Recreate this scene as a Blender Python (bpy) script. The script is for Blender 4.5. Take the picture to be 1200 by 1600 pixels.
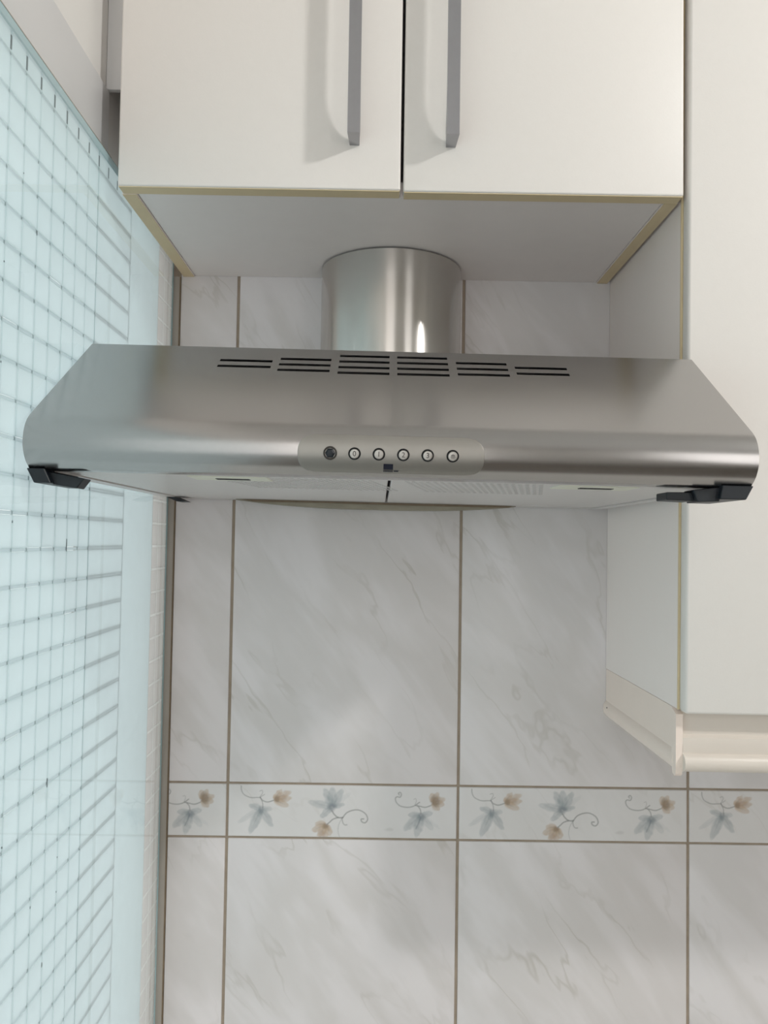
import bpy, bmesh, math, random
import numpy as np
from mathutils import Matrix, Vector

sc = bpy.context.scene
for o in list(bpy.data.objects):
    bpy.data.objects.remove(o)
col = sc.collection
random.seed(7)

# ------------------------------------------------------------------ camera
cam = bpy.data.cameras.new('camera')
cam_o = bpy.data.objects.new('camera', cam)
col.objects.link(cam_o)
R_, F_, U_ = ((0.99987296, -0.00492205, 0.01516043),
              (0.00436984, 0.99933339, 0.03624465),
              (-0.01532873, -0.03617379, 0.99922795))
m = Matrix(((R_[0], U_[0], -F_[0], -0.0166),
            (R_[1], U_[1], -F_[1], -1.0948),
            (R_[2], U_[2], -F_[2], -0.3685),
            (0, 0, 0, 1)))
cam_o.matrix_world = m
cam.sensor_fit = 'VERTICAL'
cam.sensor_height = 24.0
cam.lens = 1223.1 / 1600 * 24.0
cam.clip_start = 0.02
sc.camera = cam_o

# ------------------------------------------------------------------ world, lights, exposure
w = bpy.data.worlds.new('world')
sc.world = w
w.use_nodes = True
w.node_tree.nodes['Background'].inputs[0].default_value = (1.0, 1.0, 1.0, 1)
w.node_tree.nodes['Background'].inputs[1].default_value = 1.27
vs = sc.view_settings
vs.view_transform = 'Standard'
vs.look = 'None'
vs.gamma = 1.0
vs.use_curve_mapping = False
vs.exposure = 0.0


def area(name, loc, aim, sx, sy, power, colour, shape='RECTANGLE'):
    l = bpy.data.lights.new(name, 'AREA')
    l.shape = shape
    l.size = sx
    l.size_y = sy
    l.energy = power
    l.color = colour
    o = bpy.data.objects.new(name, l)
    col.objects.link(o)
    o.location = loc
    o.rotation_euler = (Vector(aim) - Vector(loc)).to_track_quat('-Z', 'Y').to_euler()
    return o


# ceiling lamp to the right (casts the handle shadows), added fill and door light behind the camera
area('ceiling_lamp_light', (1.44, -1.27, 0.63), (0.2, -0.3, -0.2), 0.16, 0.16, 15.0, (1.0, 0.985, 0.96), 'DISK')
area('rear_fill_light', (-0.05, -2.42, -0.45), (0.0, 0.0, -0.45), 0.55, 1.8, 5.5, (1.0, 0.965, 0.95))  # fill light added to brighten the walls, no window known there
area('rear_door_light', (1.20, -2.42, -0.30), (1.0, 0.0, -0.45), 0.5, 1.5, 5.0, (1.0, 0.975, 0.96))


# ------------------------------------------------------------------ materials
def new_mat(name):
    mt = bpy.data.materials.new(name)
    mt.use_nodes = True
    nt = mt.node_tree
    for n in list(nt.nodes):
        nt.nodes.remove(n)
    return mt, nt


def N(nt, t, **k):
    n = nt.nodes.new(t)
    for a, v in k.items():
        setattr(n, a, v)
    return n


def lin(r, g, b):
    f = lambda c: (c / 255 / 12.92) if c / 255 <= 0.04045 else ((c / 255 + 0.055) / 1.055) ** 2.4
    return (f(r), f(g), f(b), 1.0)


def simple(name, colour, rough=0.5, metal=0.0, noise=0.04, nscale=30.0, bump=0.0, bscale=200.0, coat=0.0, stretch=(1, 1, 1), spec=0.5):
    mt, nt = new_mat(name)
    out = N(nt, 'ShaderNodeOutputMaterial')
    p = N(nt, 'ShaderNodeBsdfPrincipled')
    tc = N(nt, 'ShaderNodeTexCoord')
    mp = N(nt, 'ShaderNodeMapping')
    mp.inputs['Scale'].default_value = stretch
    nz = N(nt, 'ShaderNodeTexNoise')
    nz.inputs['Scale'].default_value = nscale
    nz.inputs['Detail'].default_value = 4
    nt.links.new(tc.outputs['Object'], mp.inputs[0])
    nt.links.new(mp.outputs[0], nz.inputs['Vector'])
    hsv = N(nt, 'ShaderNodeHueSaturation')
    hsv.inputs['Color'].default_value = colour
    mr = N(nt, 'ShaderNodeMapRange')
    mr.inputs['To Min'].default_value = 1 - noise
    mr.inputs['To Max'].default_value = 1 + noise
    nt.links.new(nz.outputs[0], mr.inputs[0])
    nt.links.new(mr.outputs[0], hsv.inputs['Value'])
    nt.links.new(hsv.outputs[0], p.inputs['Base Color'])
    p.inputs['Roughness'].default_value = rough
    p.inputs['Metallic'].default_value = metal
    p.inputs['Coat Weight'].default_value = coat
    p.inputs['Specular IOR Level'].default_value = spec
    if bump:
        nb = N(nt, 'ShaderNodeTexNoise')
        nb.inputs['Scale'].default_value = bscale
        bp = N(nt, 'ShaderNodeBump')
        bp.inputs['Strength'].default_value = bump
        bp.inputs['Distance'].default_value = 0.001
        nt.links.new(mp.outputs[0], nb.inputs['Vector'])
        nt.links.new(nb.outputs[0], bp.inputs['Height'])
        nt.links.new(bp.outputs[0], p.inputs['Normal'])
    nt.links.new(p.outputs[0], out.inputs[0])
    return mt


def steel(name, colour, rough, stretch, tangent_axis='X', aniso=0.4, blotch=0.05, arot=0.0):
    mt, nt = new_mat(name)
    out = N(nt, 'ShaderNodeOutputMaterial')
    p = N(nt, 'ShaderNodeBsdfPrincipled')
    p.inputs['Metallic'].default_value = 1
    tc = N(nt, 'ShaderNodeTexCoord')
    mp = N(nt, 'ShaderNodeMapping')
    mp.inputs['Scale'].default_value = stretch
    nt.links.new(tc.outputs['Object'], mp.inputs[0])
    fine = N(nt, 'ShaderNodeTexNoise')
    fine.inputs['Scale'].default_value = 1.0
    fine.inputs['Detail'].default_value = 3
    nt.links.new(mp.outputs[0], fine.inputs['Vector'])
    big = N(nt, 'ShaderNodeTexNoise')
    big.inputs['Scale'].default_value = 9
    big.inputs['Detail'].default_value = 5
    nt.links.new(tc.outputs['Object'], big.inputs['Vector'])
    r1 = N(nt, 'ShaderNodeMapRange')
    r1.inputs['To Min'].default_value = rough - 0.03
    r1.inputs['To Max'].default_value = rough + 0.03
    nt.links.new(fine.outputs[0], r1.inputs[0])
    r2 = N(nt, 'ShaderNodeMapRange')
    r2.inputs['From Min'].default_value = 0.3
    r2.inputs['From Max'].default_value = 0.7
    r2.inputs['To Min'].default_value = -blotch
    r2.inputs['To Max'].default_value = blotch
    nt.links.new(big.outputs[0], r2.inputs[0])
    ad = N(nt, 'ShaderNodeMath', operation='ADD')
    nt.links.new(r1.outputs[0], ad.inputs[0])
    nt.links.new(r2.outputs[0], ad.inputs[1])
    nt.links.new(ad.outputs[0], p.inputs['Roughness'])
    hsv = N(nt, 'ShaderNodeHueSaturation')
    hsv.inputs['Color'].default_value = colour
    r3 = N(nt, 'ShaderNodeMapRange')
    r3.inputs['To Min'].default_value = 0.96
    r3.inputs['To Max'].default_value = 1.04
    nt.links.new(fine.outputs[0], r3.inputs[0])
    nt.links.new(r3.outputs[0], hsv.inputs['Value'])
    nt.links.new(hsv.outputs[0], p.inputs['Base Color'])
    bp = N(nt, 'ShaderNodeBump')
    bp.inputs['Strength'].default_value = 0.012
    bp.inputs['Distance'].default_value = 0.0005
    nt.links.new(fine.outputs[0], bp.inputs['Height'])
    nt.links.new(bp.outputs[0], p.inputs['Normal'])
    p.inputs['Anisotropic'].default_value = aniso
    p.inputs['Anisotropic Rotation'].default_value = arot
    tg = N(nt, 'ShaderNodeTangent', direction_type='RADIAL', axis=tangent_axis)
    nt.links.new(tg.outputs[0], p.inputs['Tangent'])
    nt.links.new(p.outputs[0], out.inputs[0])
    return mt


def marble(name, base, vein_col, strength, print_layer=False):
    mt, nt = new_mat(name)
    L = nt.links.new
    out = N(nt, 'ShaderNodeOutputMaterial')
    p = N(nt, 'ShaderNodeBsdfPrincipled')
    p.inputs['Roughness'].default_value = 0.42
    p.inputs['Specular IOR Level'].default_value = 0.35
    tc = N(nt, 'ShaderNodeTexCoord')
    oi = N(nt, 'ShaderNodeObjectInfo')
    mu = N(nt, 'ShaderNodeMath', operation='MULTIPLY')
    mu.inputs[1].default_value = 37.0
    L(oi.outputs['Random'], mu.inputs[0])
    va = N(nt, 'ShaderNodeVectorMath', operation='ADD')
    L(tc.outputs['Object'], va.inputs[0])
    L(mu.outputs[0], va.inputs[1])
    m0 = N(nt, 'ShaderNodeMapping')
    m0.inputs['Rotation'].default_value = (0, math.radians(35), 0)
    L(va.outputs[0], m0.inputs[0])
    mp = N(nt, 'ShaderNodeMapping')
    mp.inputs['Scale'].default_value = (2.5, 1.0, 0.75)
    L(m0.outputs[0], mp.inputs[0])

    def vein(scale, width, detail, dist):
        nz = N(nt, 'ShaderNodeTexNoise')
        nz.inputs['Scale'].default_value = scale
        nz.inputs['Detail'].default_value = detail
        nz.inputs['Roughness'].default_value = 0.55
        nz.inputs['Distortion'].default_value = dist
        L(mp.outputs[0], nz.inputs['Vector'])
        s = N(nt, 'ShaderNodeMath', operation='SUBTRACT')
        s.inputs[1].default_value = 0.5
        L(nz.outputs[0], s.inputs[0])
        ab = N(nt, 'ShaderNodeMath', operation='ABSOLUTE')
        L(s.outputs[0], ab.inputs[0])
        mr = N(nt, 'ShaderNodeMapRange', interpolation_type='SMOOTHSTEP')
        mr.inputs['From Min'].default_value = 0
        mr.inputs['From Max'].default_value = width
        mr.inputs['To Min'].default_value = 1
        mr.inputs['To Max'].default_value = 0
        L(ab.outputs[0], mr.inputs[0])
        return mr

    v1 = vein(4.4, 0.017, 4, 0.3)
    v2 = vein(3.4, 0.13, 4, 0.3)
    gate = N(nt, 'ShaderNodeTexNoise')
    gate.inputs['Scale'].default_value = 7
    L(va.outputs[0], gate.inputs['Vector'])
    g = N(nt, 'ShaderNodeMapRange')
    g.inputs['From Min'].default_value = 0.42
    g.inputs['From Max'].default_value = 0.68
    L(gate.outputs[0], g.inputs[0])
    a = N(nt, 'ShaderNodeMath', operation='MULTIPLY')
    L(v1.outputs[0], a.inputs[0])
    L(g.outputs[0], a.inputs[1])
    a2 = N(nt, 'ShaderNodeMath', operation='MULTIPLY')
    a2.inputs[1].default_value = strength * 0.6
    L(a.outputs[0], a2.inputs[0])
    b = N(nt, 'ShaderNodeMath', operation='MULTIPLY')
    b.inputs[1].default_value = strength * 0.46
    L(v2.outputs[0], b.inputs[0])
    ad = N(nt, 'ShaderNodeMath', operation='ADD', use_clamp=True)
    L(a2.outputs[0], ad.inputs[0])
    L(b.outputs[0], ad.inputs[1])
    # warm/cool tint of the veins
    tn = N(nt, 'ShaderNodeMix', data_type='RGBA')
    tn.inputs[6].default_value = vein_col
    tn.inputs[7].default_value = lin(176, 168, 152)
    L(gate.outputs[0], tn.inputs[0])
    mx = N(nt, 'ShaderNodeMix', data_type='RGBA')
    mx.inputs[6].default_value = base
    L(ad.outputs[0], mx.inputs[0])
    L(tn.outputs[2], mx.inputs[7])
    res = mx.outputs[2]
    if print_layer:
        at = N(nt, 'ShaderNodeAttribute', attribute_name='print')
        m2 = N(nt, 'ShaderNodeMix', data_type='RGBA')
        L(at.outputs['Alpha'], m2.inputs[0])
        L(res, m2.inputs[6])
        L(at.outputs['Color'], m2.inputs[7])
        res = m2.outputs[2]
    L(res, p.inputs['Base Color'])
    L(p.outputs[0], out.inputs[0])
    return mt


def glass_mat():
    mt, nt = new_mat('splashback_glass')
    L = nt.links.new
    out = N(nt, 'ShaderNodeOutputMaterial')
    tr = N(nt, 'ShaderNodeBsdfTransparent')
    tr.inputs[0].default_value = (0.965, 0.99, 0.988, 1)
    gl = N(nt, 'ShaderNodeBsdfGlossy')
    gl.inputs['Roughness'].default_value = 0.0
    fr = N(nt, 'ShaderNodeFresnel')
    fr.inputs[0].default_value = 1.5
    ge = N(nt, 'ShaderNodeNewGeometry')
    inv = N(nt, 'ShaderNodeMath', operation='SUBTRACT')
    inv.inputs[0].default_value = 1.0
    L(ge.outputs['Backfacing'], inv.inputs[1])
    mu = N(nt, 'ShaderNodeMath', operation='MULTIPLY')
    L(fr.outputs[0], mu.inputs[0])
    L(inv.outputs[0], mu.inputs[1])
    mx = N(nt, 'ShaderNodeMixShader')
    L(mu.outputs[0], mx.inputs[0])
    L(tr.outputs[0], mx.inputs[1])
    L(gl.outputs[0], mx.inputs[2])
    L(mx.outputs[0], out.inputs[0])
    return mt


MAT = {}
MAT['laminate'] = simple('white_laminate', lin(238, 234, 229), 0.38, noise=0.012, nscale=120, bump=0.05, bscale=500)
MAT['laminate_side'] = simple('white_side_panel', lin(255, 246, 241), 0.5, noise=0.012, nscale=60, stretch=(1, 1, 0.2))
MAT['underside'] = simple('grey_white_underside', lin(250, 244, 241), 0.42, noise=0.02, nscale=40)
MAT['edge'] = simple('beige_edge_band', lin(230, 212, 174), 0.55, noise=0.05, nscale=60)
MAT['cream'] = simple('cream_light_rail', lin(252, 237, 226), 0.45, noise=0.02)
MAT['rail_front'] = simple('grey_cream_rail', lin(230, 221, 211), 0.35, noise=0.02)
MAT['hood'] = steel('brushed_steel_hood', (0.445, 0.433, 0.427, 1), 0.23, (40, 2600, 2600), 'X', 0.6, 0.025)
MAT['hood_panel'] = steel('satin_steel_panel', (0.36, 0.345, 0.32, 1), 0.48, (14, 2600, 2600), 'X', 0.1, 0.02)
MAT['duct'] = steel('brushed_steel_duct', (0.62, 0.60, 0.57, 1), 0.24, (1500, 1500, 20), 'Z', 0.85, 0.01, 0.25)
MAT['button'] = steel('button_steel', (0.46, 0.445, 0.42, 1), 0.42, (300, 300, 300), 'Y', 0.0, 0.02)
MAT['handle'] = simple('satin_nickel_handle', lin(168, 168, 172), 0.38, 0.85, 0.03, 200)
MAT['black'] = simple('black_plastic', lin(12, 22, 30), 0.45, 0, 0.08, 60)
MAT['dark'] = simple('dark_inside', lin(14, 15, 19), 0.7)
MAT['ink'] = simple('dark_print', lin(58, 54, 50), 0.6)
MAT['logo'] = simple('navy_logo', lin(10, 16, 40), 0.5)
MAT['filter'] = simple('pale_metal_filter', lin(214, 210, 208), 0.42, 0.15, 0.03, 80)
MAT['perf'] = simple('filter_hole_shade', lin(202, 199, 197), 0.5, 0.1)
MAT['lamp_cover'] = simple('cream_lamp_cover', lin(224, 224, 208), 0.4, 0, 0.03)
MAT['grease'] = simple('greasy_rear_lip', lin(150, 144, 128), 0.5, 0.2, 0.25, 40, stretch=(1, 1, 4))
MAT['grease_dark'] = simple('brown_grease', lin(120, 104, 84), 0.6, 0, 0.35, 90)
MAT['tile'] = marble('marble_wall_tile', lin(233, 229, 230), lin(182, 179, 173), 0.48)
MAT['border'] = marble('printed_border_tile', lin(230, 228, 228), lin(196, 194, 191), 0.25, True)
MAT['grout'] = simple('brown_grout', lin(164, 150, 134), 0.85, 0, 0.22, 60)
MAT['silicone'] = simple('stained_silicone', lin(164, 158, 149), 0.5, 0, 0.15, 25, stretch=(1, 1, 0.4))


def translucent(name, colour, front, share):
    """pressed glass: mostly passes daylight diffusely, partly scatters back"""
    mt, nt = new_mat(name)
    out = N(nt, 'ShaderNodeOutputMaterial')
    tl = N(nt, 'ShaderNodeBsdfTranslucent')
    df = N(nt, 'ShaderNodeBsdfDiffuse')
    df.inputs[0].default_value = front
    tc = N(nt, 'ShaderNodeTexCoord')
    nz = N(nt, 'ShaderNodeTexNoise')
    nz.inputs['Scale'].default_value = 60
    nt.links.new(tc.outputs['Object'], nz.inputs['Vector'])
    mr = N(nt, 'ShaderNodeMapRange')
    mr.inputs['To Min'].default_value = 0.96
    mr.inputs['To Max'].default_value = 1.04
    nt.links.new(nz.outputs[0], mr.inputs[0])
    hsv = N(nt, 'ShaderNodeHueSaturation')
    hsv.inputs['Color'].default_value = colour
    nt.links.new(mr.outputs[0], hsv.inputs['Value'])
    nt.links.new(hsv.outputs[0], tl.inputs[0])
    mx = N(nt, 'ShaderNodeMixShader')
    mx.inputs[0].default_value = share
    nt.links.new(tl.outputs[0], mx.inputs[1])
    nt.links.new(df.outputs[0], mx.inputs[2])
    nt.links.new(mx.outputs[0], out.inputs[0])
    return mt


MAT['square'] = translucent('pressed_glass_square', (.885, .94, .955, 1), (.68, .77, .78, 1), 0.25)
MAT['groove'] = translucent('pressed_glass_groove', (.805, .86, .878, 1), (.60, .68, .69, 1), 0.25)
MAT['groove_faint'] = translucent('pressed_glass_groove_fading', (.862, .917, .932, 1), (.66, .74, .75, 1), 0.25)
MAT['square_warm'] = translucent('pale_pressed_square', (.88, .86, .85, 1), (.80, .79, .78, 1), 0.25)
MAT['groove_white'] = translucent('white_groove', (1.0, 1.0, .99, 1), (.9, .9, .9, 1), 0.15)
MAT['glass'] = glass_mat()
MAT['glass_edge'] = simple('green_glass_edge', lin(150, 186, 184), 0.2, 0, 0.05)
MAT['paint'] = simple('white_wall_paint', lin(232, 230, 226), 0.6, 0, 0.015)
MAT['frame'] = simple('white_frame', lin(226, 226, 226), 0.4, 0, 0.015)
MAT['tick'] = simple('groove_mark', lin(112, 124, 130), 0.6)
MAT['ceiling'] = simple('ceiling_paint', lin(238, 238, 236), 0.8)
MAT['floor'] = simple('floor_tile', lin(120, 112, 104), 0.5, 0, 0.06, 12)
MAT['room'] = simple('room_wall_paint', lin(228, 225, 220), 0.8)
MAT['worktop'] = simple('worktop_stone', lin(222, 220, 215), 0.4, 0, 0.05, 80)


# ------------------------------------------------------------------ helpers
def obj(name, bm, mat, parent=None, smooth=None, label=None, mats=None):
    me = bpy.data.meshes.new(name)
    bmesh.ops.recalc_face_normals(bm, faces=bm.faces)
    if smooth is not None:
        ca = math.radians(smooth)
        for f in bm.faces:
            f.smooth = True
        for e in bm.edges:
            e.smooth = len(e.link_faces) == 2 and e.calc_face_angle(0) < ca
    bm.to_mesh(me)
    bm.free()
    for mm in (mats or [mat]):
        me.materials.append(MAT[mm] if isinstance(mm, str) else mm)
    o = bpy.data.objects.new(name, me)
    col.objects.link(o)
    if parent:
        o.parent = parent
    if label:
        o['label'] = label
    return o


def box(x0, x1, y0, y1, z0, z1, bev=0.0, seg=2, bm=None):
    b = bmesh.new()
    vs_ = [b.verts.new(p) for p in ((x0, y0, z0), (x1, y0, z0), (x1, y1, z0), (x0, y1, z0),
                                    (x0, y0, z1), (x1, y0, z1), (x1, y1, z1), (x0, y1, z1))]
    for f in ((0, 3, 2, 1), (4, 5, 6, 7), (0, 1, 5, 4), (1, 2, 6, 5), (2, 3, 7, 6), (3, 0, 4, 7)):
        b.faces.new([vs_[i] for i in f])
    if bev:
        bmesh.ops.bevel(b, geom=list(b.edges), offset=bev, segments=seg, affect='EDGES', profile=0.5)
    if bm is None:
        return b
    tmp = bpy.data.meshes.new('tmp')
    b.to_mesh(tmp)
    b.free()
    bm.from_mesh(tmp)
    bpy.data.meshes.remove(tmp)
    return bm


def prism(poly, a0, a1, axis='X'):
    """extrude a closed 2-D polygon (in the two other axes) along an axis"""
    b = bmesh.new()

    def P(p, a):
        return {'X': (a, p[0], p[1]), 'Y': (p[0], a, p[1]), 'Z': (p[0], p[1], a)}[axis]
    v0 = [b.verts.new(P(p, a0)) for p in poly]
    v1 = [b.verts.new(P(p, a1)) for p in poly]
    n = len(poly)
    for i in range(n):
        b.faces.new((v0[i], v0[(i + 1) % n], v1[(i + 1) % n], v1[i]))
    b.faces.new(v0[::-1])
    b.faces.new(v1)
    return b


def empty(name, loc, label=None, cat=None, group=None):
    o = bpy.data.objects.new(name, None)
    o.empty_display_size = 0.05
    col.objects.link(o)
    o.location = loc
    if label:
        o['label'] = label
    if cat:
        o['category'] = cat
    if group:
        o['group'] = group
    return o


def struct(name, bm, mat, label, smooth=None):
    o = obj(name, bm, mat, None, smooth, label)
    o['kind'] = 'structure'
    return o


# ------------------------------------------------------------------ room shell
ZF, ZC, XR, YB, XL = -1.75, 0.68, 1.95, -2.45, -0.345
struct('floor', box(XL - .1, XR, YB, .1, ZF - .05, ZF), 'floor', 'brown grey kitchen floor below the picture')
struct('ceiling', box(XL - .1, XR, YB, .1, ZC, ZC + .05), 'ceiling', 'white kitchen ceiling above the cabinets')
struct('wall_right', box(XR, XR + .05, YB, .1, ZF, ZC), 'room', 'painted wall on the right of the kitchen')
struct('wall_front', box(XL - .1, XR, YB - .05, YB, ZF, ZC), 'room', 'painted wall behind the camera')

struct('worktop', box(XL + .04, XR, -.62, -.001, -1.16, -1.12, .004, 2), 'worktop', 'pale worktop under the tiled wall, below the picture')  # unseen, added pale to bounce light up onto the undersides

# tiled wall behind the hood
A0, W, Z1, Z2 = -0.2218, 0.3184, -0.7068, -0.7796
G = 0.0040
wall = struct('wall_back', box(XL - .1, XR, .0016, .10, ZF, ZC), 'grout',
              'grey white marble tiled wall with brown joints behind the hood')
XT0 = -0.3030
cols = [(XT0, A0)] + [(A0 + k * W, A0 + (k + 1) * W) for k in range(3)]
rows = [(Z2 - .45, Z2), (Z1, Z1 + .45), (Z1 + .45, Z1 + .90)]
for (x0, x1) in cols:
    for (z0, z1) in rows:
        xa, xb = x0 + (0 if x0 == XT0 else G / 2), x1 - G / 2
        b = box(0, xb - xa, 0, .0075, 0, z1 - z0 - G, .0011, 2)
        t = obj('tile', b, 'tile', wall, 40)
        t.location = (xa, 0, z0 + G / 2)

# ---- printed border tiles: the flowers are painted on a fine grid of the tile's face
PX = W / 358.8                        # metres per photo pixel on the wall


def border_tile_mesh(u0, u1):
    H = Z1 - Z2 - G
    step = .0009
    nu, nv = int((u1 - u0) / step) + 1, int(H / step) + 1
    us = np.linspace(u0, u1, nu)
    vs_ = np.linspace(0, H, nv)
    U, V = np.meshgrid(us, vs_)           # V up from the tile's lower edge
    x = U / PX                            # in photo pixels from the tile's left edge
    y = (H - V) / PX                      # down from its upper edge
    rgb = np.ones(U.shape + (3,)) * 0.7
    al = np.zeros(U.shape)
    rg = np.random.RandomState(3)
    # a few sine waves as watercolour wobble
    wob = sum(np.sin(x * rg.uniform(.15, .7) + y * rg.uniform(-.7, .7) + rg.uniform(0, 6)) for _ in range(7)) / 7

    def over(c, a):
        nonlocal rgb, al
        c = np.array(c[:3])
        na = a + al * (1 - a)
        k = np.where(na > 1e-5, a / np.maximum(na, 1e-5), 0)[..., None]
        rgb = rgb * (1 - k) + c * k
        al = na

    def petal(cx, cy, tx, ty, wd, c, a, tip=.6):
        dx, dy = tx - cx, ty - cy
        L_ = math.hypot(dx, dy)
        s = ((x - cx) * dx + (y - cy) * dy) / L_ / L_
        t_ = (-(x - cx) * dy + (y - cy) * dx) / L_
        hw = wd * np.clip(np.sin(np.clip(s, 0, 1) ** .8 * math.pi) ** tip, 0, 1) + 1e-3
        d = np.abs(t_ + wob * 1.5) / hw
        m_ = np.clip((1.15 - d) / .45, 0, 1) * np.clip(s / .08, 0, 1) * np.clip((1.0 - s) / .12, 0, 1)
        m_ = m_ * (0.75 + .5 * (1 - np.clip(s, 0, 1)) * .6 + .3 * wob)
        over(c, np.clip(m_ * a, 0, 1))
        # vein
        vv = np.exp(-(t_ / .9) ** 2) * np.clip(s / .1, 0, 1) * np.clip((.75 - s) / .3, 0, 1)
        over(lin(96, 108, 122), vv * a * .35)

    def blob(cx, cy, rx, ry, c, a):
        d = np.sqrt(((x - cx) / rx) ** 2 + ((y - cy) / ry) ** 2) + .25 * wob
        over(c, np.clip((1.1 - d) / .6, 0, 1) * a)

    def stroke(pts, wd, c, a):
        pts = np.array(pts, float)
        q = []
        n = len(pts)
        for i in range(n - 1):
            p0, p1, p2, p3 = pts[max(i - 1, 0)], pts[i], pts[i + 1], pts[min(i + 2, n - 1)]
            for k in range(8):
                t_ = k / 8
                q.append(.5 * ((2 * p1) + (-p0 + p2) * t_ + (2 * p0 - 5 * p1 + 4 * p2 - p3) * t_ ** 2 + (-p0 + 3 * p1 - 3 * p2 + p3) * t_ ** 3))
        q.append(pts[-1])
        d = np.full(x.shape, 1e9)
        for a_, b_ in zip(q[:-1], q[1:]):
            ab = b_ - a_
            L2 = max(ab @ ab, 1e-9)
            t_ = np.clip(((x - a_[0]) * ab[0] + (y - a_[1]) * ab[1]) / L2, 0, 1)
            d = np.minimum(d, np.hypot(x - a_[0] - t_ * ab[0], y - a_[1] - t_ * ab[1]))
        over(c, np.clip((wd + .5 - d) / 1.0, 0, 1) * a)

    BL, BG, GR = lin(154, 164, 168), lin(118, 126, 136), lin(112, 114, 112)
    OR, OB, BR = lin(192, 168, 142), lin(172, 140, 116), lin(122, 100, 78)
    # positions read in photo pixels from the tile's left/upper edge

    def zA(px_, py_):
        return (360 + px_ / 5 - 359.5, 1215 + py_ / 5 - 1226)

    def zC(px_, py_):
        return (590 + px_ / 5 - 359.5, 1215 + py_ / 5 - 1228.5)

    def P(z, *pp):
        return [z(*p_) for p_ in pp]
    # first spray
    c0 = zA(250, 235)
    for tip, wd, a in (((160, 435), 7.5, .55), ((345, 378), 6.5, .5), ((148, 205), 5, .5), ((60, 350), 5, .22), ((340, 235), 4.5, .4), ((225, 300), 4, .5)):
        petal(*c0, *zA(*tip), wd, BL, a)
    blob(*zA(250, 245), 5, 8, BG, .5)
    stroke(P(zA, (262, 225), (260, 190), (242, 150)), .7, GR, .55)
    stroke(P(zA, (92, 62), (95, 95), (115, 128), (165, 150), (215, 150), (242, 150)), .8, GR, .55)
    stroke(P(zA, (242, 150), (262, 172), (300, 183), (350, 168)), .9, GR, .6)
    stroke(P(zA, (235, 100), (255, 95), (258, 115), (240, 145), (275, 125)), .6, GR, .45)
    for tip, wd in (((488, 95), 6), ((495, 150), 6), ((470, 215), 6), ((410, 80), 5)):
        petal(*zA(345, 165), *zA(*tip), wd, OR, .6)
    blob(*zA(372, 160), 5, 6, BR, .5)
    blob(*zA(415, 150), 8, 6, OB, .35)
    # second spray
    c0 = zA(800, 215)
    for tip, wd, a in (((735, 65), 7, .5), ((800, 55), 8, .5), ((885, 70), 7, .5), ((605, 175), 6.5, .45), ((705, 300), 5.5, .5), ((905, 190), 4, .5), ((950, 100), 5, .15)):
        petal(*c0, *zA(*tip), wd, BL, a)
    blob(*zA(800, 215), 8, 7, BG, .6)
    stroke(P(zA, (800, 245), (822, 275), (850, 295), (885, 295)), 1.1, GR, .65)
    stroke(P(zA, (850, 295), (810, 308), (785, 330), (765, 348)), 1.0, GR, .6)
    stroke(P(zA, (885, 295), (915, 258), (965, 237), (1015, 237), (1062, 265), (1078, 305), (1060, 332), (1034, 325), (1028, 305), (1048, 303)), 1.0, GR, .6)
    stroke(P(zA, (880, 298), (885, 330), (900, 350), (918, 350)), .9, GR, .5)
    stroke(P(zA, (876, 305), (855, 350), (850, 400), (862, 445)), .6, GR, .35)
    for tip, wd in (((640, 400), 6), ((665, 345), 6), ((690, 450), 6.5), ((745, 460), 6.5), ((790, 440), 6)):
        petal(*zA(760, 350), *zA(*tip), wd, OR, .6)
    blob(*zA(752, 362), 6, 5, BR, .5)
    blob(*zA(725, 420), 7, 6, OB, .45)
    # third spray
    stroke(P(zC, (172, 128), (165, 115), (178, 108), (188, 125), (178, 145), (155, 142), (142, 155), (150, 185), (180, 212), (235, 222), (285, 212), (330, 182)), .9, GR, .55)
    stroke(P(zC, (300, 207), (330, 212), (375, 220), (420, 205)), .9, GR, .6)
    stroke(P(zC, (315, 210), (335, 235), (343, 270)), .9, GR, .55)
    stroke(P(zC, (285, 160), (300, 155), (305, 175), (295, 200)), .6, GR, .35)
    for tip, wd in (((430, 105), 5), ((480, 100), 6), ((535, 150), 6.5), ((530, 200), 6), ((490, 245), 5.5)):
        petal(*zC(425, 185), *zC(*tip), wd, OR, .6)
    blob(*zC(455, 170), 8, 10, BR, .55)
    c0 = zC(342, 280)
    for tip, wd, a in (((205, 405), 7.5, .5), ((305, 460), 7.5, .5), ((440, 265), 5, .45), ((440, 400), 6, .3), ((235, 280), 5, .5), ((500, 390), 4, .12)):
        petal(*c0, *zC(*tip), wd, BL, a)
    blob(*zC(345, 295), 7, 7, BG, .55)
    stroke(P(zC, (340, 300), (325, 340), (305, 385)), 1.0, BG, .5)
    blob(*zC(95, 395), 8, 3, lin(170, 168, 166), .25)
    al = np.clip(al * 0.95, 0, 1)

    verts = np.stack([U - u0, np.zeros_like(U), V], -1).reshape(-1, 3)
    idx = np.arange(nu * nv).reshape(nv, nu)
    quads = np.stack([idx[:-1, :-1], idx[:-1, 1:], idx[1:, 1:], idx[1:, :-1]], -1).reshape(-1, 4)
    # rim: rounded over edge and sides
    ring = np.concatenate([idx[0, :], idx[1:, -1], idx[-1, -2::-1], idx[-2:0:-1, 0]])
    vl = verts.tolist()
    base = len(vl)
    cx, cz = (u1 - u0) / 2, H / 2
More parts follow.
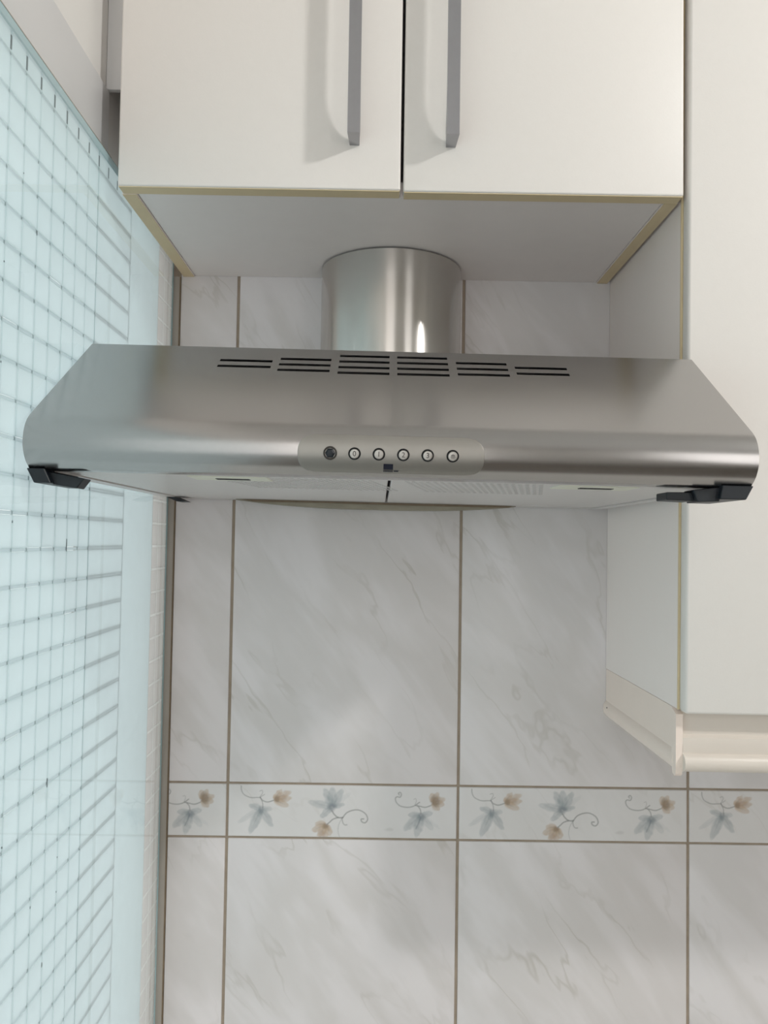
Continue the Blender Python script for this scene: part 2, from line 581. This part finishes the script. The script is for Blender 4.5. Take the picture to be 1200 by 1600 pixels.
    for (gx, gy) in ((.0006, .0003), (.0010, .0012), (.0011, .0075)):
        for i in ring:
            p_ = verts[i]
            ox = gx * ((p_[0] > u1 - u0 - 1e-6) * 1.0 - (p_[0] < 1e-6) * 1.0)
            oz = gx * ((p_[2] > H - 1e-6) * 1.0 - (p_[2] < 1e-6) * 1.0)
            vl.append((p_[0] + ox, gy, p_[2] + oz))
    fl = quads.tolist()
    n = len(ring)
    prev = [int(i) for i in ring]
    for r_ in range(3):
        cur = list(range(base + r_ * n, base + (r_ + 1) * n))
        for i in range(n):
            fl.append((prev[i], cur[i], cur[(i + 1) % n], prev[(i + 1) % n]))
        prev = cur
    me = bpy.data.meshes.new('border_tile')
    me.from_pydata(vl, [], fl)
    me.update()
    at = me.color_attributes.new('print', 'FLOAT_COLOR', 'POINT')
    c4 = np.zeros((len(vl), 4), np.float32)
    c4[:base, :3] = rgb.reshape(-1, 3)
    c4[:base, 3] = al.reshape(-1)
    at.data.foreach_set('color', c4.ravel())
    for p_ in me.polygons:
        p_.use_smooth = True
    me.materials.append(MAT['border'])
    return me


full = border_tile_mesh(.0008, W - G - .0008)
cut = border_tile_mesh(XT0 - (A0 - W) - G / 2 + .001, W - G - .0008)
for me, xx in ((cut, XT0 + .001), (full, A0 + G / 2 + .0008), (full, A0 + W + G / 2 + .0008), (full, A0 + 2 * W + G / 2 + .0008)):
    o = bpy.data.objects.new('border_tile', me)
    col.objects.link(o)
    o.parent = wall
    o.location = (xx, -.0004, Z2 + G / 2)
    o['label'] = 'narrow border tile printed with pale blue and orange flowers'

# corner joint between glass and tiled wall
struct('trim_1', prism([(-.3165, .004), (-.3165, -.0030), (-.3125, -.0030), (-.3080, -.0018), (-.3052, -.0006), (-.3052, .004)], -1.25, -.0010, 'Z'), 'silicone',
       'stained grey silicone joint in the corner beside the glass', 30)
struct('trim_5', prism([(-.3052, .004), (-.3052, -.0004), (-.3034, .0004), (-.3030, .004)], -1.25, -.0010, 'Z'), 'grease_dark',
       'brown dirt line along the silicone joint beside the first tiles', 30)

# ------------------------------------------------------------------ left wall: daylit panel of square-patterned glass
ZT_ = 0.60
XM = -0.3152                             # face of the pressed squares
WARM_Y = -0.071                         # start of the warmer, white-grooved columns at the corner
YE = -1.95                              # far end of the glazing, stretched unseen behind the camera for more light
wl = struct('wall_left', box(-.45, XM - .0012, YB, .0, ZF, -1.2515), 'paint', 'white wall below the patterned glass on the left')
struct('wall_far_left', box(-.45, XM - .0012, YB, YE, -1.25, .039), 'paint', 'white wall behind the camera beyond the patterned glass')
struct('wall_upper_left', box(-.45, -.326, YB, .0, .0395, ZC), 'paint', 'white painted wall above the glass at the upper left')

g = empty('glass_panel', (-.316, -.3, -.5), 'pale green translucent glass panel with a grid of small squares, on the left', 'glass panel')


def under(o, root):
    o.parent = root
    o.matrix_parent_inverse = Matrix.Translation(-Vector(root.location))
    return o


PY, PZ, GM = 0.0278, 0.0303, 0.0029
GV = 0.0016                             # upright grooves are finer
Y_FADE, Y_PLAIN = -0.300, -0.185        # towards the corner the pattern fades out
yj = -0.4860
while yj < -0.03:
    yj += PY
y_edges = [yj - k * PY for k in range(0, 24)]
zt = 0.0395
zj = -0.3506
while zj + PZ < zt:
    zj += PZ
z_edges = [zt, zj] + [zj - k * PZ for k in range(1, 36)]
tiles = []
for i in range(len(y_edges) - 1):
    for j in range(len(z_edges) - 1):
        tiles.append((i, j, y_edges[i + 1], y_edges[i], z_edges[j + 1], z_edges[j]))
first = y_edges[0]
y_fade = min(y_edges, key=lambda v: abs(v - Y_FADE))
vis = [t for t in tiles if -0.53 < t[2] and t[3] < y_fade + .001 and t[1] > 0]
vis.sort(key=lambda t: t[2])
part = set((t[0], t[1]) for t in vis[:300])
bm = box(0, .0014, 0, PY - GV, 0, PZ - GM, .0004, 1)
piece = bpy.data.meshes.new('glass_square')
bmesh.ops.recalc_face_normals(bm, faces=bm.faces)
bm.to_mesh(piece)
bm.free()
piece.materials.append(MAT['square'])
rest, warm = bmesh.new(), bmesh.new()
for (i, j, ya, yb, za, zb) in tiles:
    if (i, j) in part:
        o = bpy.data.objects.new('glass_square', piece)
        col.objects.link(o)
        o.location = (XM - .0014 + random.uniform(-.0002, .0002), ya + GV / 2 + random.uniform(-.0002, .0002), za + GM / 2 + random.uniform(-.0004, .0004))
        under(o, g)
    else:
        if y_fade - .001 < ya and yb < WARM_Y + .004:
            continue
        tgt = warm if yb > WARM_Y + .004 else rest
        box(XM - .0014, XM, ya + GM / 2, yb - GM / 2, za + GM / 2, zb - GM / 2, .0005, 1, tgt)
for j in range(len(z_edges) - 1):
    if first < -.006:
        box(XM - .0014, XM, first + GM / 2, -.002, z_edges[j + 1] + GM / 2, z_edges[j] - GM / 2, .0005, 1, warm)
o = under(obj('square_field', rest, 'square', None), g)
o['kind'] = 'stuff'
o = under(obj('corner_squares', warm, 'square_warm', None), g)
o['kind'] = 'stuff'
gu, gf = bmesh.new(), bmesh.new()
for i, yy in enumerate(y_edges):
    if yy <= y_fade + .001:
        box(XM - .0016, XM - .0004, yy - GV / 2, yy + GV / 2, z_edges[-1], zt, 0, 1, gu)
for zz in z_edges:
    box(XM - .0016, XM - .0007, y_edges[-1], y_fade, zz - GM / 2, zz + GM / 2, 0, 1, gf)
under(obj('upright_grooves', gu, 'groove_faint', None), g)
under(obj('level_grooves', gf, 'groove', None), g)
# fading rows, then a plain stretch
y_band = max(v for v in y_edges if v < WARM_Y + .004)
fr_ = bmesh.new()
fg = bmesh.new()
for j in range(len(z_edges) - 1):
    box(XM - .0014, XM, y_fade, Y_PLAIN, z_edges[j + 1] + GM / 2, z_edges[j] - GM / 2, 0, 1, fr_)
    box(XM - .0014, XM - .0002, y_fade, Y_PLAIN, z_edges[j + 1] - GM / 2, z_edges[j + 1] + GM / 2, 0, 1, fg)
box(XM - .0014, XM, Y_PLAIN, y_band, z_edges[-1], zt, 0, 1, fr_)
under(obj('fading_rows', fr_, 'square', None), g)
under(obj('fading_grooves', fg, 'groove_faint', None), g)
under(obj('plain_sheet', box(XM - .0016, XM - .0010, YE, y_edges[-1], -1.25, .0395), 'square', None), g)  # unseen stretch of glazing, added to let in more daylight
gg = bmesh.new()
ye = [0.0] + [v for v in y_edges if v > WARM_Y - .02]
for yy in ye:
    if yy > WARM_Y + .005:
        box(XM - .0016, XM + .0001, yy - GM / 2, yy + GM / 2, z_edges[-1], zt, 0, 1, gg)
for zz in z_edges:
    for i in range(len(ye) - 1):
        if ye[i] > WARM_Y + .005:
            box(XM - .0016, XM + .0001, ye[i + 1] + GM / 2, ye[i] - GM / 2, zz - GM / 2, zz + GM / 2, 0, 1, gg)
under(obj('corner_groove_grid', gg, 'groove_white', None), g)

tk = bmesh.new()  # thin dark marks along the upright grooves
for yy in y_edges:
    if yy < -.22:
        box(XM - .0003, XM + .0001, yy - .0010, yy + .0010, .0165, .0275 + random.uniform(-.001, .001), 0, 1, tk)
for yy in y_edges:
    for q_ in range(7):
        if yy < -.33 and random.random() < .55:
            z0_ = random.uniform(-.95, .0)
            hh_ = random.choice((.0012, .0015, .002, .004, .008))
            box(XM - .0003, XM + .0001, yy - .0006, yy + .0006, z0_, z0_ + hh_, 0, 1, tk)
under(obj('dark_marks', tk, 'tick', None, None, 'small dark marks in the grooves of the glass'), g)['kind'] = 'stuff'

# white frame strip above the glass
struct('trim_2', box(-.337, -.3225, -1.2, -.245, .0485, .1215, .002, 2), 'frame', 'flat white strip running along above the glass at the upper left', 40)
struct('trim_3', box(-.337, -.3190, -1.2, -.245, .0395, .0485), 'silicone', 'grey joint line between the white strip and the glass', 40)
struct('trim_4', box(-.3258, -.3006, -.2500, -.2430, .1225, ZT_, .001, 2), 'frame', 'upright white filler strip beside the cabinet at the upper left', 40)

gm = box(-.3149, -.3130, -1.9, -.0035, -1.25, .0392)
go = obj('pane', gm, None, None, None, mats=['glass', 'glass_edge'])
for p_ in go.data.polygons:
    if abs(p_.normal.x) < .5:
        p_.material_index = 1
under(go, g)


# polished bevel along the top and the corner side of the sheet
MAT['glass_bevel'] = simple('teal_polished_bevel', lin(172, 200, 206), 0.12, 0, 0.04)
under(obj('bevelled_edge', prism([(-.3132, .0392), (-.3124, .0378), (-.3124, .0310), (-.3132, .0296)], -1.0, -.0035, 'Y'), 'glass_bevel', None, None,
          'teal polished bevel along the top of the glass'), g)
under(obj('corner_edge', prism([(-.3132, -.0035), (-.3127, -.0040), (-.3127, -.0085), (-.3132, -.0092)], -1.25, .0300, 'Z'), 'glass_bevel', None, None,
          'thin green upright edge of the glass'), g)

# ------------------------------------------------------------------ wall cabinet over the hood
DC, DF = 0.2632, 0.2827
c1 = empty('wall_cabinet', (0, -.13, 0), 'white two-door wall cabinet with bar handles above the hood', 'cabinet')
ZT = 0.60


def door(root, x0, x1, z0, z1, edge_left=False):
    d = obj('door', box(x0, x1, -DF, -DC - .0008, z0, z1, .0022, 3), 'laminate', None, 40)
    under(d, root)
    e = obj('bottom_edge_band', box(x0 + .0008, x1 - .0008, -DF + .0018, -DC - .001, z0 - .0006, z0 + .001), 'edge', None, None, 'beige band along the bottom edge')
    e.parent = d
    return d


def handle(d, xc, z0, length):
    o0, w2 = .0300, .0064
    th = .0058
    zz1 = z0 + length
    n = 10
    low = [(0.0, z0 + .0015, z0)]               # (inner offset, inner z, outer z): cross-sections up the bow
    for k in range(n + 1):
        a = k / n * math.pi / 2
        zi = z0 + .009 + .062 * (1 - math.cos(a))
        low.append(((o0 - th) * math.sin(a), zi, zi))
    secs = low + [(i_, 2 * z0 + length - a_, 2 * z0 + length - b_) for i_, a_, b_ in low[::-1]]
    b = bmesh.new()
    rings = []
    for (io, zi, zo) in secs:
        wi = w2 * (.80 + .2 * min(1, io / .012))
        rings.append([b.verts.new((xc - wi, -DF - io, zi)), b.verts.new((xc - w2, -DF - o0, zo)),
                      b.verts.new((xc + w2, -DF - o0, zo)), b.verts.new((xc + wi, -DF - io, zi))])
    for r0, r1 in zip(rings[:-1], rings[1:]):
        for k in range(4):
            b.faces.new((r0[k], r0[(k + 1) % 4], r1[(k + 1) % 4], r1[k]))
    b.faces.new(rings[0])
    b.faces.new(rings[-1][::-1])
    h = obj('handle', b, 'handle', None, 35, 'satin grey bow handle')
    h.parent = d


under(obj('side_panel', box(-.300, -.284, -DC, -.0005, 0, ZT), 'laminate_side', None), c1)
under(obj('side_panel', box(.284, .2993, -DC, -.0005, 0, ZT), 'laminate_side', None), c1)
for s_ in (-1, 1):
    xa, xb = (-.300, -.2845) if s_ < 0 else (.2845, .2993)
    under(obj('edge_band', box(xa + .0003, xb - .0003, -DC + .0005, -.0008, -.0007, .001), 'edge', None, None, 'beige edge strip under the side panel'), c1)
under(obj('bottom_panel', box(-.2832, .2832, -DC, -.0005, .0012, .018), 'underside', None, None, 'grey white underside panel'), c1)
under(obj('top_panel', box(-.284, .284, -DC, -.0005, ZT - .016, ZT), 'laminate_side', None), c1)
under(obj('back_panel', box(-.284, .284, -.010, -.005, .018, ZT - .016), 'laminate_side', None), c1)
dl = door(c1, -.2990, -.0010, .0006, ZT)
dr = door(c1, .0022, .2985, -.0004, ZT)
handle(dl, -.0500, .0462, .34)
handle(dr, .0515, .0458, .34)

# ------------------------------------------------------------------ tall wall cabinet on the right
ZS = -0.5437
c2 = empty('wall_cabinet', (.6, -.13, ZS), 'tall white wall cabinet with a light rail, right of the hood', 'cabinet')
c2.rotation_euler = (0, .006, 0)
under(obj('side_panel', box(.300, .316, -DC + .001, -.0005, ZS, ZT, .0006, 1), 'laminate_side', None, None, 'scratched white side panel'), c2)
under(obj('side_panel', box(.884, .900, -DC + .001, -.0005, ZS, ZT), 'laminate_side', None), c2)
under(obj('edge_band', box(.2996, .316, -DC - .0012, -DC + .0008, ZS, ZT), 'edge', None, None, 'beige strip on the front edge of the side panel'), c2)
under(obj('bottom_panel', box(.316, .884, -DC, -.0005, ZS + .002, ZS + .018), 'underside', None), c2)
under(obj('top_panel', box(.316, .884, -DC, -.0005, ZT - .016, ZT), 'laminate_side', None), c2)
d2 = obj('door', box(.3008, .8990, -DF, -DC - .0016, ZS - .001, ZT, .0032, 3), 'laminate', None, 40)
under(d2, c2)
# light rail: side piece, front piece and the joint cap
side_prof = [(.3006, ZS - .0005), (.3006, ZS - .044), (.2992, ZS - .0455), (.2972, ZS - .049), (.2966, ZS - .055), (.2976, ZS - .061), (.3000, ZS - .0640), (.3060, ZS - .0640), (.3080, ZS - .055), (.3080, ZS - .0005)]
b = bmesh.new()
ends = []
for yy in (-.0006, -DC + .006):
    ends.append([b.verts.new((p_[0], yy, p_[1])) for p_ in side_prof])
for i in range(len(side_prof)):
    j = (i + 1) % len(side_prof)
    b.faces.new((ends[0][i], ends[0][j], ends[1][j], ends[1][i]))
b.faces.new(ends[0])
b.faces.new(ends[1][::-1])
lr = under(obj('light_rail_side', b, 'cream', None, 30, 'cream moulded rail under the side panel'), c2)
obj('screw', (lambda bb: (bmesh.ops.create_uvsphere(bb, u_segments=8, v_segments=6, radius=.0011, matrix=Matrix.Translation((.2972, -.018, ZS - .0505))), bb)[1])(bmesh.new()), 'ink', lr)
fy = -DC
front_prof = [(fy + .006, ZS - .0005), (fy + .002, ZS - .0005), (fy + .0015, ZS - .026), (fy - .003, ZS - .029), (fy - .004, ZS - .043), (fy - .0035, ZS - .0450)]
for k in range(9):
    a = math.radians(100 + k * 20)
    front_prof.append((fy - .003 + .0088 * math.cos(a) * .9, ZS - .0545 + .0092 * math.sin(a)))
front_prof += [(fy + .004, ZS - .0635), (fy + .008, ZS - .060), (fy + .008, ZS - .0005)]
under(obj('light_rail_front', prism(front_prof, .3045, .899, 'X'), 'rail_front', None, 30, 'grey cream moulded rail under the door'), c2)
cap = [(fy + .0085, ZS + .0002), (fy - .0030, ZS - .0045), (fy - .0034, ZS - .060), (fy - .0024, ZS - .0670), (fy + .0010, ZS - .0695), (fy + .0060, ZS - .0680), (fy + .0085, ZS - .060)]
under(obj('rail_joint_cap', prism(cap, .2972, .3045, 'X'), 'cream', None, None, 'pale cream cap at the rail corner'), c2)

# ------------------------------------------------------------------ duct cover
r, cy = .0955, -.029
pts = [(-r, -.0006)] + [(-r * math.cos(a), cy - r * math.sin(a)) for a in [math.pi * k / 48 for k in range(49)]] + [(r, -.0006)]
b = bmesh.new()
inner = [(p_[0] * .985, p_[1] if abs(p_[1]) < .001 else cy + (p_[1] - cy) * .985) for p_ in pts]
loop = pts + inner[::-1]
b = prism(loop, -.2795 + .1, -.0012, 'Z')
bmesh.ops.triangulate(b, faces=[f for f in b.faces if len(f.verts) > 4])
du = obj('duct_cover', b, 'duct', None, 30)
du.location = (-.0067, 0, 0)
du['label'] = 'rounded brushed steel duct cover between hood and cabinet'
du['category'] = 'duct'

# ------------------------------------------------------------------ range hood
hood = empty('range_hood', (-.008, -.0, -.25), 'brushed stainless steel range hood with push buttons on the tiled wall', 'range hood')
hood.rotation_euler = (0, .0105, 0)
bpy.context.view_layer.update()


def hp(o, parent=None):
    """geometry is written in room coordinates about the hood's pivot"""
    o.parent = parent or hood
    if parent is None:
        o.matrix_parent_inverse = Matrix.Translation((.008, 0, .25))
    return o


HX0, HX1 = -.3065, .2905
P0 = Vector((-.3215, -.1805))
P1 = Vector((-.4510, -.2716))
ctrl = [(-.4510, -.2716), (-.4572, -.2775), (-.4613, -.2850), (-.4630, -.2935), (-.4618, -.3020), (-.4572, -.3098), (-.4500, -.3158)]
nose = []
cv = [Vector(c_) for c_ in ctrl]
for i in range(len(cv) - 1):
    p0, p1, p2, p3 = (cv[i - 1] if i else cv[0] * 2 - cv[1] * 1.0 + Vector((0, 0))), cv[i], cv[i + 1], (cv[i + 2] if i + 2 < len(cv) else cv[i + 1] * 2 - cv[i])
    if i == 0:
        p0 = P1 - (P1 - P0).normalized() * .0085
    for k in range(5):
        t_ = k / 5
        nose.append(.5 * ((2 * p1) + (-p0 + p2) * t_ + (2 * p0 - 5 * p1 + 4 * p2 - p3) * t_ ** 2 + (-p0 + 3 * p1 - 3 * p2 + p3) * t_ ** 3))
nose.append(cv[-1])
T = (P1 - P0).normalized()
SL = (P1 - P0).length
slots = []
for gx0, gx1, rows_ in ((-.1732, -.1230, (.0333, .0473)), (-.1160, -.0670, (.0260, .0397, .0530)), (-.0592, -.0107, (.0147, .0288, .0428, .0560)),
                        (-.0034, .0457, (.0147, .0288, .0428, .0560)), (.0536, .1026, (.0252, .0390, .0525)), (.1097, .1598, (.0330, .0471))):
    for s_ in rows_:
        slots.append((gx0, gx1, s_ - .0027, s_ + .0027))
xs = sorted(set(round(v, 5) for v in [HX0, HX1] + [v for s_ in slots for v in s_[:2]]))
SL = round(SL, 5)
ss = sorted(set(round(v, 5) for v in [0, SL] + [v for s_ in slots for v in s_[2:]]))
b = bmesh.new()
cache = {}


def V(x_, s_):
    k = (round(x_, 6), round(s_, 6))
    if k not in cache:
        p_ = P0 + T * s_
        cache[k] = b.verts.new((x_, p_.x, p_.y))
    return cache[k]


for i in range(len(xs) - 1):
    for j in range(len(ss) - 1):
        mx_, ms = (xs[i] + xs[i + 1]) / 2, (ss[j] + ss[j + 1]) / 2
        if any(a0 < mx_ < a1 and b0 < ms < b1 for a0, a1, b0, b1 in slots):
            continue
        b.faces.new((V(xs[i], ss[j]), V(xs[i + 1], ss[j]), V(xs[i + 1], ss[j + 1]), V(xs[i], ss[j + 1])))
# nose strip shares the lower edge of the slope
prev = [V(x_, SL) for x_ in xs]
for p_ in nose[1:]:
    cur = [b.verts.new((x_, p_.x, p_.y)) for x_ in xs]
    for i in range(len(xs) - 1):
        b.faces.new((prev[i], prev[i + 1], cur[i + 1], cur[i]))
    prev = cur
# returned lip under the nose
for (yy, zz) in ((-.4480, -.3168), (-.4300, -.3172)):
    cur = [b.verts.new((x_, yy, zz)) for x_ in xs]
    for i in range(len(xs) - 1):
        b.faces.new((prev[i], prev[i + 1], cur[i + 1], cur[i]))
    prev = cur
# flat top back to the wall
prev = [V(x_, 0) for x_ in xs]
cur = [b.verts.new((x_, -.0015, P0.y)) for x_ in xs]
for i in range(len(xs) - 1):
    b.faces.new((prev[i], cur[i], cur[i + 1], prev[i + 1]))
shell = obj('canopy', b, 'hood', None, 32)
so = shell.modifiers.new('sheet', 'SOLIDIFY')
so.thickness = .0008
so.offset = -1
hp(shell)
# side plates
side = [(-.0015, P0.y - .0004)] + [(P0.x, P0.y - .0004)] + [(p_.x + .0004, p_.y) for p_ in nose] + [(-.43, -.3170), (-.0015, -.3170)]
for (x0, x1) in ((HX0, HX0 + .001), (HX1 - .001, HX1)):
    bb = prism(side, x0 + .0001, x1 - .0001, 'X')
    bmesh.ops.triangulate(bb, faces=[f for f in bb.faces if len(f.verts) > 4])
    hp(obj('side_plate', bb, 'hood', None))
# dark inside behind the slots
bb = prism([(-.30, -.186), (-.325, -.187), (-.44, -.268), (-.44, -.300), (-.02, -.300), (-.02, -.186)], HX0 + .003, HX1 - .003, 'X')
hp(obj('inner_housing', bb, 'dark', None))
# underside: frame, two filters with latch slots, lamp cover
fr = bmesh.new()
ZB = -.3172
box(HX0 + .001, HX1 - .001, -.432, -.425, ZB, -.310, 0, 1, fr)
box(HX0 + .001, HX1 - .001, -.020, -.0016, ZB, -.310, 0, 1, fr)
box(HX0 + .001, HX0 + .016, -.432, -.0016, ZB - .0006, -.310, 0, 1, fr)
box(HX1 - .016, HX1 - .001, -.432, -.0016, ZB - .0006, -.310, 0, 1, fr)
hp(obj('bottom_frame', fr, 'filter', None))
for (x0, x1) in ((HX0 + .017, -.0098), (-.0070, HX1 - .017)):
    f = hp(obj('filter', box(x0, x1, -.424, -.021, ZB + .0006, -.309, .0008, 1), 'filter', None, None, 'pale perforated metal filter panel'))
    xm = x0 + .105 if x0 < -.1 else x1 - .135
    p_ = obj('lamp_cover' if x0 > -.1 else 'latch_plate', box(xm, xm + .07, -.418, -.380, ZB - .0004, ZB + .002, .0006, 1), 'lamp_cover', None)
    p_.parent = f
    q_ = obj('latch_slot', box(xm + .022, xm + .052, -.404, -.394, ZB - .0009, ZB + .001, .0004, 1), 'dark', None)
    q_.parent = f
    # rows of perforations that can be seen near the front edge
    hb = bmesh.new()
    xx = (x0 + .12) if x0 < -.1 else (x0 + .012)
    xe = x1 - .012 if x0 < -.1 else x1 - .15
    while xx < xe:
        for k in range(14):
            yy = -.415 + k * .010
            if yy > -.27:
                break
            box(xx + k * .002, xx + k * .002 + .0028, yy, yy + .005, ZB + .0002, ZB + .001, 0, 1, hb)
        xx += .0062
    pf = obj('perforations', hb, 'perf', None)
    pf.parent = f
    pf['kind'] = 'stuff'
# rear lip with old grease, bulging down at the wall
bb = bmesh.new()
n = 40
top, bot = [], []
for k in range(n + 1):
    u = k / n
    x_ = -.215 + u * .385
    dz = .0090 * (1 - abs(2 * u - 1) ** 2.6)
    top.append((x_, ZB + .0004))
    bot.append((x_, ZB - .0006 - dz))
bb = prism(top + bot[::-1], -.020, -.0016, 'Y')
bmesh.ops.triangulate(bb, faces=[f for f in bb.faces if len(f.verts) > 4])
rl = hp(obj('rear_lip', bb, 'grease', None, 25, 'greasy curved lip at the wall under the hood'))
gb = prism([(-.208, ZB + .0002), (.165, ZB + .0002), (.160, ZB - .0022), (.05, ZB - .0030), (-.1, ZB - .0022), (-.190, ZB - .0028)], -.0225, -.0201, 'Y')
obj('grease_streak', gb, 'grease_dark', rl)


# black corner caps
def corner_cap(pieces, label):
    bb = bmesh.new()
    for poly, y0, y1 in pieces:
        t_ = prism(poly, y0, y1, 'Y')
        bmesh.ops.bevel(t_, geom=list(t_.edges), offset=.0006, segments=1, affect='EDGES')
        tmp = bpy.data.meshes.new('tmp')
        t_.to_mesh(tmp)
        t_.free()
        bb.from_mesh(tmp)
        bpy.data.meshes.remove(tmp)
    hp(obj('corner_cap', bb, 'black', None, None, label))


corner_cap([([(-.3075, -.3165), (-.2930, -.3165), (-.2870, -.3285), (-.3010, -.3285)], -.452, -.380),
            ([(-.2935, -.3185), (-.2625, -.3235), (-.2685, -.3318), (-.2890, -.3290)], -.444, -.428)],
           'black plastic cap under the front left corner')
corner_cap([([(.2915, -.3160), (.2660, -.3160), (.2640, -.3275), (.2855, -.3275)], -.452, -.380),
            ([(.2670, -.3168), (.2440, -.3200), (.2480, -.3300), (.2660, -.3290)], -.446, -.425),
            ([(.2470, -.3215), (.2240, -.3220), (.2240, -.3285), (.2470, -.3290)], -.440, -.415)],
           'black plastic cap under the front right corner')
hp(obj('rear_clip', prism([(-.3050, -.3170), (-.2920, -.3170), (-.2760, -.3230), (-.2880, -.3235)], -.05, -.02, 'Y'), 'black', None, None, 'small black clip at the rear left'))

# ---- control panel on the nose
L_ = [0.0]
for i in range(1, len(nose)):
    L_.append(L_[-1] + (nose[i] - nose[i - 1]).length)


def on_nose(l, off=0.0):
    for i in range(1, len(nose)):
        if l <= L_[i] or i == len(nose) - 1:
            t_ = (l - L_[i - 1]) / (L_[i] - L_[i - 1])
            p_ = nose[i - 1].lerp(nose[i], t_)
            d = (nose[i] - nose[i - 1]).normalized()
            n_ = Vector((d.y, -d.x))
            if n_.x > 0:
                n_ = -n_
            return p_ + n_ * off, n_
    raise ValueError


def l_at_z(z):
    best = min(range(400), key=lambda k: abs(on_nose(L_[-1] * k / 399)[0].y - z))
    return L_[-1] * best / 399


PXC, PHW = -.0083, .0757
la, lb = l_at_z(-.2840), l_at_z(-.3130)
bb = bmesh.new()
nr, nx = 18, 60
H2 = (lb - la) / 2
grid = []
for j in range(nr + 1):
    l = la + (lb - la) * j / nr
    v = abs(l - (la + lb) / 2) / H2
    rad = H2 * .92
    inset = rad * (1 - math.sqrt(max(0, 1 - max(0, v) ** 2.6)))
    hw = PHW - inset
    p_, n_ = on_nose(l, .0013)
    grid.append([bb.verts.new((PXC + hw * (2 * i / nx - 1), p_.x, p_.y)) for i in range(nx + 1)])
for j in range(nr):
    for i in range(nx):
        bb.faces.new((grid[j][i], grid[j][i + 1], grid[j + 1][i + 1], grid[j + 1][i]))
pan = obj('control_panel', bb, 'hood_panel', None, 60, 'raised steel strip holding the buttons')
so = pan.modifiers.new('plate', 'SOLIDIFY')
so.thickness = .0016
so.offset = -1
bv = pan.modifiers.new('rounded', 'BEVEL')
bv.width = .0004
bv.segments = 2
bv.limit_method = 'ANGLE'
hp(pan)


def frame_at(x_, z_, off=.0013):
    p_, n_ = on_nose(l_at_z(z_), off)
    nn = Vector((0, n_.x, n_.y)).normalized()
    up = Vector((0, 0, 1))
    up = (up - nn * up.dot(nn)).normalized()
    rt = up.cross(nn)
    mm = Matrix((rt, up, nn)).transposed().to_4x4()
    mm.translation = (x_, p_.x, p_.y)
    return mm


def lathe(prof, seg=28):
    q = bmesh.new()
    rings = []
    for (rr, hh) in prof:
        if rr == 0:
            rings.append([q.verts.new((0, 0, hh))])
        else:
            rings.append([q.verts.new((rr * math.cos(2 * math.pi * k / seg), rr * math.sin(2 * math.pi * k / seg), hh)) for k in range(seg)])
    for a, c_ in zip(rings[:-1], rings[1:]):
        for k in range(seg):
            if len(c_) == 1:
                q.faces.new((a[k], a[(k + 1) % seg], c_[0]))
            elif len(a) == 1:
                q.faces.new((a[0], c_[(k + 1) % seg], c_[k]))
            else:
                q.faces.new((a[k], a[(k + 1) % seg], c_[(k + 1) % seg], c_[k]))
    return q


def text_mesh(s, size):
    cu = bpy.data.curves.new('t', 'FONT')
    cu.body = s
    cu.size = size
    cu.align_x = 'CENTER'
    cu.align_y = 'CENTER'
    cu.extrude = .00008
    to = bpy.data.objects.new('t', cu)
    col.objects.link(to)
    dg = bpy.context.evaluated_depsgraph_get()
    me = bpy.data.meshes.new_from_object(to.evaluated_get(dg))
    bpy.data.objects.remove(to)
    bpy.data.curves.remove(cu)
    return me


BZ = -.2988
for k, (bx_, sym) in enumerate(((-.0576, None), (-.0379, '0'), (-.0182, '1'), (.0016, '2'), (.0213, '3'), (.0416, 'light'))):
    fm = frame_at(bx_, BZ)
    ring_r = .0050 if sym else .0056
    if sym is None:
        q = lathe([(.0042, -.001), (.0056, -.001), (.0056, .0007), (.0050, .0011), (.0043, .0006), (.0042, -.001)])
        q.transform(fm)
        ind = hp(obj('indicator_light', q, 'ink', None, 40, 'dark hexagonal indicator lens'))
        q = lathe([(.0042, .0), (.0040, .0008), (.0026, .0016), (0, .0018)], 6)
        q.transform(fm)
        obj('lens', q, 'black', ind)
        continue
    q = lathe([(.0038, -.001), (.0051, -.001), (.0051, .0003), (.0048, .0006), (.0040, .0004), (.0038, -.001)])
    q.transform(fm)
    ringo = obj('ring', q, 'dark', None, 40)
    q = lathe([(.0039, -.001), (.0039, .0013), (.0036, .0018), (.0030, .0019), (0, .0019)])
    q.transform(fm)
    bt = hp(obj('button', q, 'button', None, 40, 'round steel push button'))
    ringo.parent = bt
    if sym != 'light':
        me = text_mesh(sym, .0060)
        me.transform(fm @ Matrix.Translation((0, 0, .00195)))
        me.materials.append(MAT['ink'])
        o = bpy.data.objects.new('digit', me)
        col.objects.link(o)
    else:
        q = bmesh.new()
        for (ya, yb, hw) in ((.0002, .0009, .0016), (-.0007, -.0003, .0021), (-.0016, -.0012, .0014), (.0012, .0015, .0009)):
            box(-hw, hw, ya, yb, .0019, .00205, 0, 1, q)
        q.transform(fm)
        o = obj('lamp_symbol', q, 'ink', None)
    o.parent = bt
# maker's mark: dark square, a line of tiny lettering under it and a short tag
fm = frame_at(-.0103, -.3082)
q = box(-.0039, .0039, -.0022, .0029, 0, .0002)
q.transform(fm)
lg = hp(obj('logo', q, 'logo', None, None, 'small navy square maker mark'))
q = bmesh.new()
xx = -.0039
rr = random.Random(5)
while xx < .0036:
    wv = rr.uniform(.0003, .0006)
    box(xx, xx + wv, -.0040, -.0029, 0, .0002, 0, 1, q)
    xx += wv + .00035
box(-.0039, .0039, -.0044, -.0041, 0, .0002, 0, 1, q)
box(.0045, .0083, -.0040, -.0032, 0, .0002, 0, 1, q)
q.transform(fm)
o = obj('logo_lettering', q, 'logo', None)
o.parent = lg

bpy.context.view_layer.update()
